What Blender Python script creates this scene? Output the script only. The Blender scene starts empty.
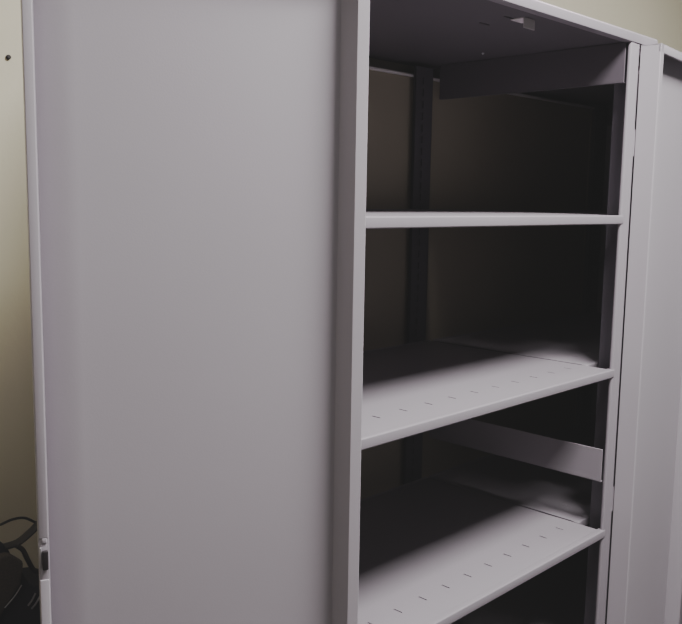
import bpy, bmesh, math, random
from mathutils import Vector, Matrix

SC = bpy.context.scene
COL = SC.collection
random.seed(4)

# ------------------------------------------------------------------ materials
def srgb(r, g, b):
    f = lambda c: (c/255/12.92) if c/255 <= .04045 else ((c/255+.055)/1.055)**2.4
    return (f(r), f(g), f(b), 1)

def mat(name, col, rough=.5, metal=0, bump=0, bscale=200, var=0.0, vscale=3, spec=.5, emit=None, estr=0):
    m = bpy.data.materials.new(name); m.use_nodes = True
    nt = m.node_tree; b = nt.nodes['Principled BSDF']
    b.inputs['Base Color'].default_value = col
    b.inputs['Roughness'].default_value = rough
    b.inputs['Metallic'].default_value = metal
    b.inputs['Specular IOR Level'].default_value = spec
    tc = nt.nodes.new('ShaderNodeTexCoord')
    if var > 0:
        n = nt.nodes.new('ShaderNodeTexNoise'); n.inputs['Scale'].default_value = vscale
        n.inputs['Detail'].default_value = 5
        nt.links.new(tc.outputs['Object'], n.inputs['Vector'])
        cr = nt.nodes.new('ShaderNodeValToRGB')
        cr.color_ramp.elements[0].position = .3; cr.color_ramp.elements[1].position = .7
        cr.color_ramp.elements[0].color = tuple(c*(1-var) for c in col[:3]) + (1,)
        cr.color_ramp.elements[1].color = tuple(min(1, c*(1+var)) for c in col[:3]) + (1,)
        nt.links.new(n.outputs['Fac'], cr.inputs['Fac'])
        nt.links.new(cr.outputs['Color'], b.inputs['Base Color'])
    if bump > 0:
        n = nt.nodes.new('ShaderNodeTexNoise'); n.inputs['Scale'].default_value = bscale
        nt.links.new(tc.outputs['Object'], n.inputs['Vector'])
        bp = nt.nodes.new('ShaderNodeBump'); bp.inputs['Strength'].default_value = bump
        bp.inputs['Distance'].default_value = .002
        nt.links.new(n.outputs['Fac'], bp.inputs['Height'])
        nt.links.new(bp.outputs['Normal'], b.inputs['Normal'])
    if emit:
        b.inputs['Emission Color'].default_value = emit
        b.inputs['Emission Strength'].default_value = estr
    return m

M = dict(
    paint=mat('lavender_grey_enamel', srgb(150, 145, 152), .42, bump=.05, bscale=350, var=.02),
    paint_lit=mat('door_enamel_painted_light', srgb(172, 167, 174), .40, bump=.05, bscale=350, var=.02),  # same enamel as the shelves, lightened to stand in for frontal light
    paint_shade=mat('enamel_painted_shade', srgb(112, 107, 112), .5, var=.04),  # cabinet enamel darkened, shade of the right bay put into the colour
    paint_deep_shade=mat('enamel_painted_deep_shade', srgb(90, 85, 92), .5, var=.04),  # cabinet enamel darkened further, shade under the top painted in
    rim=mat('enamel_painted_highlight', srgb(225, 220, 222), .4),  # near-white enamel standing in for light caught by folded edge and catch plate
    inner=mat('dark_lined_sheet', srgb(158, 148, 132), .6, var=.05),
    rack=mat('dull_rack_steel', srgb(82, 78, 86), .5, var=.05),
    latch=mat('dark_latch_metal', srgb(44, 40, 42), .4, metal=.3),
    chrome=mat('bright_zinc', srgb(200, 198, 202), .35, metal=.8),
    wall=mat('cream_wall_paint', srgb(219, 209, 184), .85, bump=.15, bscale=90, var=.02),
    wall2=mat('cream_side_wall_paint', srgb(200, 193, 178), .85, bump=.15, bscale=90, var=.02),
    floor=mat('grey_speckled_vinyl', srgb(70, 66, 64), .6, var=.12, vscale=30),
    ceil=mat('white_ceiling_paint', srgb(190, 188, 184), .9, bump=.2, bscale=60),
    base=mat('brown_baseboard', srgb(92, 80, 70), .6),
    fabric=mat('black_nylon', srgb(36, 35, 44), .75, bump=.6, bscale=500, var=.15, vscale=60),
    mesh=mat('charcoal_mesh', srgb(82, 74, 68), .85, bump=.8, bscale=900, var=.25, vscale=300),
    cable=mat('black_rubber', srgb(46, 42, 42), .6),
    wood=mat('dark_stained_wood', srgb(74, 56, 44), .5, var=.2, vscale=12),
    tube=mat('lamp_diffuser', srgb(240, 240, 245), .5, emit=(1, .97, .95, 1), estr=4),
)

# ------------------------------------------------------------------ mesh helpers
class MB:
    def __init__(s): s.bm = bmesh.new()
    def box(s, x0, x1, y0, y1, z0, z1, bev=0, seg=3):
        t = bmesh.new()
        bmesh.ops.create_cube(t, size=1)
        for v in t.verts:
            v.co = Vector((x0+(v.co.x+.5)*(x1-x0), y0+(v.co.y+.5)*(y1-y0), z0+(v.co.z+.5)*(z1-z0)))
        if bev: bmesh.ops.bevel(t, geom=list(t.edges), offset=bev, segments=seg, profile=.5, affect='EDGES')
        s.merge(t); return s
    def prism(s, pts, axis, a, b, bev=0, seg=3):
        """polygon in the two other axes extruded along axis from a to b"""
        t = bmesh.new()
        def P(u, v, w):
            return {'x': (w, u, v), 'y': (u, w, v), 'z': (u, v, w)}[axis]
        va = [t.verts.new(P(u, v, a)) for u, v in pts]
        vb = [t.verts.new(P(u, v, b)) for u, v in pts]
        t.faces.new(va); t.faces.new(vb[::-1])
        n = len(pts)
        for i in range(n): t.faces.new((va[i], vb[i], vb[(i+1) % n], va[(i+1) % n]))
        bmesh.ops.recalc_face_normals(t, faces=list(t.faces))
        if bev: bmesh.ops.bevel(t, geom=list(t.edges), offset=bev, segments=seg, profile=.5, affect='EDGES')
        s.merge(t); return s
    def cyl(s, p, q, r, r2=None, n=20):
        p, q = Vector(p), Vector(q); d = q-p
        t = bmesh.new()
        bmesh.ops.create_cone(t, cap_ends=True, segments=n, radius1=r, radius2=r if r2 is None else r2, depth=d.length)
        mt = Matrix.Translation((p+q)/2) @ d.to_track_quat('Z', 'Y').to_matrix().to_4x4()
        bmesh.ops.transform(t, matrix=mt, verts=t.verts)
        s.merge(t); return s
    def tube(s, pts, r, n=10):
        pts = [Vector(p) for p in pts]
        # Catmull-Rom smoothing
        out = []
        for i in range(len(pts)-1):
            p0 = pts[max(i-1, 0)]; p1 = pts[i]; p2 = pts[i+1]; p3 = pts[min(i+2, len(pts)-1)]
            for k in range(6):
                u = k/6
                out.append(.5*((2*p1)+(p2-p0)*u+(2*p0-5*p1+4*p2-p3)*u*u+(3*p1-p0-3*p2+p3)*u**3))
        out.append(pts[-1])
        t = bmesh.new(); rings = []
        for i, p in enumerate(out):
            d = (out[min(i+1, len(out)-1)]-out[max(i-1, 0)]).normalized()
            a = d.cross(Vector((0, 1, .13))).normalized(); b = d.cross(a)
            ra, rb = (r if isinstance(r, tuple) else (r, r))
            rings.append([t.verts.new(p+a*ra*math.cos(2*math.pi*k/n)+b*rb*math.sin(2*math.pi*k/n)) for k in range(n)])
        for i in range(len(rings)-1):
            for k in range(n):
                t.faces.new((rings[i][k], rings[i][(k+1) % n], rings[i+1][(k+1) % n], rings[i+1][k]))
        t.faces.new(rings[0][::-1]); t.faces.new(rings[-1])
        bmesh.ops.recalc_face_normals(t, faces=list(t.faces))
        s.merge(t); return s
    def merge(s, t):
        me = bpy.data.meshes.new('tmp'); t.to_mesh(me); t.free()
        s.bm.from_mesh(me); bpy.data.meshes.remove(me)
    def build(s, name, m, parent=None, label=None, smooth=True):
        me = bpy.data.meshes.new(name); s.bm.to_mesh(me); s.bm.free()
        me.materials.append(m)
        if smooth:
            for p in me.polygons: p.use_smooth = True
            try: me.set_sharp_from_angle(angle=math.radians(35))
            except Exception: pass
        o = bpy.data.objects.new(name, me); COL.objects.link(o)
        if parent: o.parent = parent
        if label: o['label'] = label
        return o

def empty(name, loc, label, cat, group=None):
    o = bpy.data.objects.new(name, None); COL.objects.link(o)
    o.location = loc; o.empty_display_size = .1
    o['label'] = label; o['category'] = cat
    if group: o['group'] = group
    return o
def struct(o, label, cat):
    o['kind'] = 'structure'; o['label'] = label; o['category'] = cat; return o

# ------------------------------------------------------------------ room
WY = .66                      # face of the wall behind the cabinet
CH = 2.75
struct(MB().box(-3.2, 3.6, -4.2, WY+.15, -.1, 0).build('floor', M['floor']), 'grey vinyl floor under the cabinet', 'floor')
struct(MB().box(-3.2, 3.6, WY, WY+.15, 0, CH).build('wall_back', M['wall']), 'cream painted wall behind the metal cabinet', 'wall')
struct(MB().box(-3.2, -3.05, -4.2, WY, 0, CH).build('wall_left', M['wall2']), 'cream painted side wall', 'wall')
struct(MB().box(-3.2, 3.6, -4.2, WY+.15, CH, CH+.1).build('ceiling', M['ceil']), 'white ceiling', 'ceiling')
struct(MB().box(-3.05, 3.6, WY-.015, WY, 0, .09, .003).build('baseboard_back', M['base']), 'brown baseboard along the back wall', 'baseboard')
w = MB().cyl((-.201, WY-.0035, 1.730), (-.201, WY+.01, 1.730), .0045, n=16).cyl((-.201, WY-.006, 1.730), (-.201, WY-.0034, 1.730), .0035, .002, n=16).build('wall_screw', M['latch'])
w['label'] = 'small dark screw set in the cream wall left of the cabinet door'; w['category'] = 'screw'

# ------------------------------------------------------------------ cabinet
ZT, ZTOP = 1.8373, 1.8583
W = .90
D = .558
cab = empty('storage_cabinet', (0, 0, 0), 'tall lavender grey metal storage cabinet with open doors and bare shelves', 'cabinet')
P = M['paint']

# carcass sheets
MB().prism([(-.0015, ZT), (.003, ZT-.001), (.02, ZT), (.02, ZTOP-.004), (.0, ZTOP), (-.0015, ZTOP-.004)], 'x', -.014, 1.032, .0012)\
    .box(-.013, 1.031, .0, .601, ZTOP-.004, ZTOP, .0015).build('top_panel', P, cab)
MB().box(-.012, .956, .012, .599, ZT, ZT+.003).build('top_lining', M['paint_deep_shade'], cab)  # underside of the top, its shade painted in with darker enamel
ZB, YB = 1.822, .054           # the adjoining bay is a little lower and set back
MB().box(.957, 1.853, YB, .601, ZB, ZB+.004).build('top_panel', P, cab)
MB().box(.9545, .957, .012, .601, ZB-.03, ZTOP-.004).box(.957, 1.030, .014, .040, ZB-.03, ZTOP-.003).build('top_side_lip', P, cab)
MB().box(-.013, -.010, .0, .600, .0, ZT).build('side_panel', P, cab)
MB().box(1.850, 1.853, YB, .600, .0, ZB).build('side_panel', P, cab)
MB().box(.9505, .9525, .004, YB+.004, .0, ZT-.002).build('side_panel', M['rack'], cab)  # side strip in dark rack colour, painted shade beside the post
MB().box(-.010, 1.850, .597, .600, .0, ZB).box(-.010, .956, .597, .600, ZB, ZT).build('back_panel', M['inner'], cab)
MB().box(-.010, .95, .005, .02, 0, .075, .002).box(.957, 1.850, YB, YB+.015, 0, .075, .002).box(-.010, 1.850, YB+.015, .596, .07, .075).build('plinth', P, cab)

# details under the top: slots, catch plate, rivet
MB().box(.543, .583, .044, .0455, ZT-.020, ZT, .0006, 1).box(.543, .583, .0455, .075, ZT-.0025, ZT, .0006, 1)\
    .build('catch_plate', M['rim'], cab, 'bent catch plate under the cabinet top, painted pale as if lit')
for x0, y0 in ((.515, .068), (.533, .138), (.25, .068), (.25, .138)):
    MB().box(x0, x0+.03, y0, y0+.004, ZT-.0008, ZT+.001).build('slot', M['latch'], cab)
MB().cyl((.826, .338, ZT-.0035), (.826, .338, ZT+.001), .0025, .0045, 12).build('rivet', M['chrome'], cab, 'tiny bright rivet under the cabinet top')

# slotted uprights
def upright_front(x0, x1):
    MB().box(x0, x1, 0, .010, .0, ZT, .0045, 5).build('front_upright', P, cab)
def upright_rear(x0, x1, xc, zt=ZT-.012):
    m = MB(); y0, y1 = D-.022, D-.015
    a = xc-.0065; b = xc+.0065
    m.box(x0, a, y0, y0+.002, .08, zt); m.box(b, x1, y0, y0+.002, .08, zt)
    z = .09; zp = .08
    while z < zt-.03:
        m.box(a, b, y0, y0+.002, zp, z+.012); zp = z+.030; z += .030
    m.box(a, b, y0, y0+.002, zp, zt)
    m.box(x0, x0+.002, y0, y1, .08, zt); m.box(x1-.002, x1, y0, y1, .08, zt)
    m.box(x0, x1, y1-.002, y1, .08, zt)
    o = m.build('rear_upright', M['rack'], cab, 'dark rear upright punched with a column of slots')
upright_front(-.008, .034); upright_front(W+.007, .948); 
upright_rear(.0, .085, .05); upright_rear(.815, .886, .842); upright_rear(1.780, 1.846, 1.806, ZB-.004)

# depth-wise braces (both ends and the middle frame)
for xa in (.004, W+.004, 1.832):
    for za, zb in ((1.7487, ZT-.001 if xa < 1.5 else ZB-.002), (.8302, .9094), (.10, .18)):
        yb_ = .012 if xa < 1.5 else YB+.010
        m = MB().box(xa, xa+.0025, yb_, D-.03, za, zb, .0008, 1)
        m.box(xa, xa+.012, yb_, D-.03, za, za+.002, .0005, 1)
        m.build('side_brace', P if .5 < za < 1 else M['paint_deep_shade'], cab)  # top and bottom braces carry painted shade, the middle one plain enamel

# rear lining panels with a folded top edge, its highlight painted in
for xa, xb in ((.050, .845), (.850, 1.775)):
    m = MB().box(xa, xb, D, D+.002, .10, 1.804)
    m.box(xa, xa+.004, D-.004, D, .10, 1.80).box(xb-.004, xb, D-.004, D, .10, 1.80)
    rp = m.build('rear_panel', M['inner'], cab, 'dark olive rear lining panel')
    MB().box(xa, xb, D-.012, D+.001, 1.7990, 1.8065, .0028, 3).build('folded_edge', M['rim'], rp, 'folded top edge of the lining panel with a painted highlight')

# shelves
SH = [1.4368, 1.0827, .6945, .3100]
def shelf(x0, x1, z, lip_x1, y0=0, mt=P, thk=.0195):
    zt = z+thk
    m = MB()
    yf, yb = y0-.0015, D-.028
    # folded front edge, rounded
    m.box(x0, lip_x1, yf, y0+.016, z, zt, .0028, 4)
    # deck sheet with a row of real punched slots
    s0, s1 = y0+.068, y0+.088
    m.box(x0, x1, y0+.012, s0, zt-.0016, zt-.0001)
    m.box(x0, x1, s1, yb, zt-.0016, zt-.0001)
    xs = []
    k = 0
    while True:
        c = x0+.0855+.0737*k
        if c > x1-.03: break
        xs.append(c); k += 1
    a = x0
    for c in xs:
        m.box(a, c-.0022, s0, s1, zt-.0016, zt-.0001); a = c+.0022
    m.box(a, x1, s0, s1, zt-.0016, zt-.0001)
    # channel under the slots, side and rear folds
    m.box(x0, x1, y0+.055, y0+.105, zt-.0036, zt-.0022)
    m.box(x0, x0+.0015, y0+.012, yb, z, zt-.001); m.box(x1-.0015, x1, y0+.012, yb, z, zt-.001)
    m.box(x0, x1, yb-.0015, yb, z, zt+.004)
    return m.build('shelf', mt, cab)
for z in SH:
    shelf(.018, W+.002, z, W+.016)
    shelf(W+.010, 1.828, z, 1.828, YB+.014, P)
shelf(.018, W+.002, .078, W+.002); shelf(W+.010, 1.828, .078, 1.828, YB+.014, M['paint_shade'])

# doors: folded leaves.  local x runs from the hinge to the free edge (times dirn), local y = depth behind the rim
T = .045
Z0, Z1 = .045, 1.830
def pan_door(H, dirn, wd, rot, label, zt=Z1, notch=False):
    sk = .031
    prof = [(0, T), (0, .002), (.0015, 0), (.0185, 0), (.0200, .0015), (.0300, sk-.003), (.0325, sk)]
    for k in range(9):                                   # skin falls softly back towards the free edge; slope added for its shading
        u = k/8
        prof.append((wd-.065+.050*u, sk+.0105*(u**1.8)))
    prof += [(wd-.0125, .0025), (wd, .0025), (wd, T)]
    def X(d): return dirn*d
    m = MB()
    m.prism([(X(a), b) for a, b in prof], 'z', Z0, zt)
    def bx(d0, d1, y0, y1, z0, z1, b=0):
        a, c = sorted((X(d0), X(d1))); m.box(a, c, y0, y1, z0, z1, b, 3)
    rf = wd-.0125
    if notch:
        bx(rf, wd, 0, .004, Z0, 0.9675, .0015)
        bx(rf+.0015, wd-.002, .0015, .004, 0.9655, 1.0275, .0006)
        bx(rf+.002, wd-.004, .0, .004, 1.0185, 1.0260, .001)
        bx(rf, wd, 0, .004, 1.0255, zt, .0015)
    else:
        bx(rf, wd, 0, .004, Z0, zt, .0015)
    bx(.0, wd, 0, T-.001, zt-.002, zt+.0005, .0005); bx(0, wd, 0, .006, zt-.018, zt, .0015)
    bx(.0, wd, 0, T-.001, Z0-.0005, Z0+.002, .0005); bx(0, wd, 0, .006, Z0, Z0+.02, .0015)
    d = m.build('door', M['paint_lit'], cab, label)
    d.location = (H[0], H[1], 0); d.rotation_euler = (0, 0, math.radians(rot))
    return d
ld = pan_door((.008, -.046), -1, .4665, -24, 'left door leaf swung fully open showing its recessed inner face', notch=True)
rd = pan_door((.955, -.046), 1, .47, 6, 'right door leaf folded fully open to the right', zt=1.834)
# latch on the free edge of the left door (local to the leaf)
MB().box(-.4625, -.4550, -.0035, .004, 0.9820, 1.0085, .0016).build('latch', M['latch'], ld, 'small dark latch bolt on the door edge')
MB().box(-.4660, -.4630, -.001, .006, 0.9875, 1.0135, .0010).build('strike_plate', M['chrome'], ld)
# hinges
for hx in (.0, .951):
    for z in (.25, .78, 1.62):
        MB().cyl((hx, .0035, z-.03), (hx, .0035, z+.03), .0028).build('hinge', P, cab)
# closed leaves of the right hand bay, behind the opened right door
for xa, xb in ((.957, 1.402), (1.405, 1.848)):
    MB().box(xa, xb, YB-.004, YB+.008, .08, ZB-.002, .002).build('door', P, cab, 'closed door leaf of the right hand bay')

# ------------------------------------------------------------------ bag on a low stand, behind the left door
st = empty('side_table', (-.44, .44, 0), 'dark wooden side table under the black bag left of the cabinet', 'table')
def loc(o, p):
    o.location = (-p[0], -p[1], -p[2])
tc = (-.44, .44, 0)
for nm, args in (('table_top', (-.68, -.20, .25, .63, .575, .600)),):
    loc(MB().box(*args, .004).build(nm, M['wood'], st), tc)
for sx in (-.66, -.25):
    for sy in (.27, .58):
        loc(MB().box(sx, sx+.035, sy, sy+.035, 0, .576, .003).build('leg', M['wood'], st), tc)

bag = empty('black_bag', (-.40, .47, .60), 'black soft bag with looped handle behind the left cabinet door', 'bag')
bc = (-.40, .47, .60)
body = MB().prism([(-.600, .603), (-.600, .86), (-.56, .905), (-.46, .925), (-.36, .912), (-.333, .906), (-.325, .885), (-.308, .850), (-.288, .812),
                   (-.268, .808), (-.235, .802), (-.218, .77), (-.215, .603)], 'y', .435, .555, .014, 3)
loc(body.build('bag_body', M['fabric'], bag), bc)
pk = MB().prism([(-.56, .70), (-.56, .86), (-.50, .898), (-.40, .900), (-.335, .893), (-.312, .872), (-.318, .835), (-.348, .80), (-.40, .72)], 'y', .420, .440, .006, 3)
loc(pk.build('mesh_pocket', M['mesh'], bag, 'charcoal mesh pocket'), bc)
loc(MB().tube([(-.335, .445, .898), (-.312, .443, .900), (-.290, .442, .912), (-.268, .442, .927), (-.243, .444, .935), (-.222, .448, .915), (-.220, .452, .87), (-.228, .458, .825)], (.0045, .009)).build('handle', M['cable'], bag), bc)
loc(MB().tube([(-.318, .436, .898), (-.308, .434, .888), (-.300, .434, .868), (-.288, .436, .845), (-.270, .440, .838), (-.245, .446, .842)], (.004, .007)).build('strap', M['cable'], bag), bc)
for (xa, za), (xb, zb) in (((-.303, .788), (-.289, .806)), ((-.297, .780), (-.282, .797))):
    z_ = MB().tube([(xa, .4325, za), ((xa+xb)/2, .4305, (za+zb)/2), (xb, .4325, zb)], .0016, 8)
    loc(z_.build('zip_pull', M['chrome'], bag, 'small silver zip pull'), bc)
loc(MB().tube([(-.350, .4165, .806), (-.333, .4165, .820), (-.320, .4165, .836)], .0011, 8).build('zip', M['chrome'], bag), bc)

loc(MB().tube([(-.47, .48, .905), (-.44, .455, .928), (-.40, .45, .938), (-.362, .45, .934), (-.338, .45, .936), (-.318, .45, .9395), (-.297, .45, .937), (-.279, .45, .925), (-.255, .455, .905), (-.235, .47, .87), (-.232, .48, .82)], .0022, 8).build('carry_cord', M['cable'], bag, 'thin black cord arching above the bag'), bc)

# ------------------------------------------------------------------ ceiling lamp and two added fill lights
def lamp(x, y, sx, sy, e, label):
    t = empty('ceiling_light', (x, y, CH), label, 'ceiling light', 'fluorescent ceiling lights')
    MB().box(-sx/2-.03, sx/2+.03, -sy/2-.03, -sy/2, -.05, 0, .004).box(-sx/2-.03, sx/2+.03, sy/2, sy/2+.03, -.05, 0, .004)\
        .box(-sx/2-.03, -sx/2, -sy/2, sy/2, -.05, 0, .004).box(sx/2, sx/2+.03, -sy/2, sy/2, -.05, 0, .004).build('frame', M['ceil'], t)
    MB().box(-sx/2, sx/2, -sy/2, sy/2, -.03, -.025).build('diffuser', M['tube'], t)
    ld_ = bpy.data.lights.new('lamp', 'AREA'); ld_.shape = 'RECTANGLE'; ld_.size = sx; ld_.size_y = sy
    ld_.energy = e; ld_.color = (1, .965, .95)
    lo = bpy.data.objects.new('lamp', ld_); COL.objects.link(lo); lo.parent = t; lo.location = (0, 0, -.055)
lamp(.45, -.80, .70, .50, 100, 'square ceiling light in front of the cabinet')
lamp(-1.2, -.80, .60, .5, 5.5, 'unseen fill light added left of the cabinet')  # added to brighten the wall beside the left door
lamp(2.0, -.45, .60, .60, 17, 'unseen fill light added right of the cabinet')  # added to lift the wall above the cabinet's right end

# ------------------------------------------------------------------ world
wd = bpy.data.worlds.new('World'); SC.world = wd; wd.use_nodes = True
bg = wd.node_tree.nodes['Background']
bg.inputs['Color'].default_value = (.97, .95, 1.0, 1); bg.inputs['Strength'].default_value = .13

# ------------------------------------------------------------------ camera (solved from the photograph)
fw = Vector((0.7092609943411279, 0.6927996358210352, -0.13029776096493573))
rt = Vector((0.7001524961384185, -0.7138186943217432, 0.01579094005890475))
up = Vector((0.082069020082956, 0.10242820042860665, 0.9913491512578103))
cd = bpy.data.cameras.new('Camera'); cam = bpy.data.objects.new('Camera', cd); COL.objects.link(cam)
R = Matrix((rt, up, -fw)).transposed().to_4x4()
cam.matrix_world = Matrix.Translation((-.9136, -.8974, 1.48)) @ R
cd.sensor_fit = 'HORIZONTAL'; cd.sensor_width = 36; cd.lens = 848.744/682*36
cd.clip_start = .02
SC.camera = cam
SC.view_settings.view_transform = 'Standard'
SC.view_settings.look = 'None'
SC.view_settings.exposure = 0
SC.view_settings.gamma = 1
SC.view_settings.use_curve_mapping = True
cm = SC.view_settings.curve_mapping
c3 = cm.curves[3]
c3.points[0].location = (0, .0085); c3.points[1].location = (1, .48)
for p in ((.02, .020), (.1, .085), (.3, .262), (.5, .36), (.7, .42)):
    c3.points.new(*p)
cm.update()
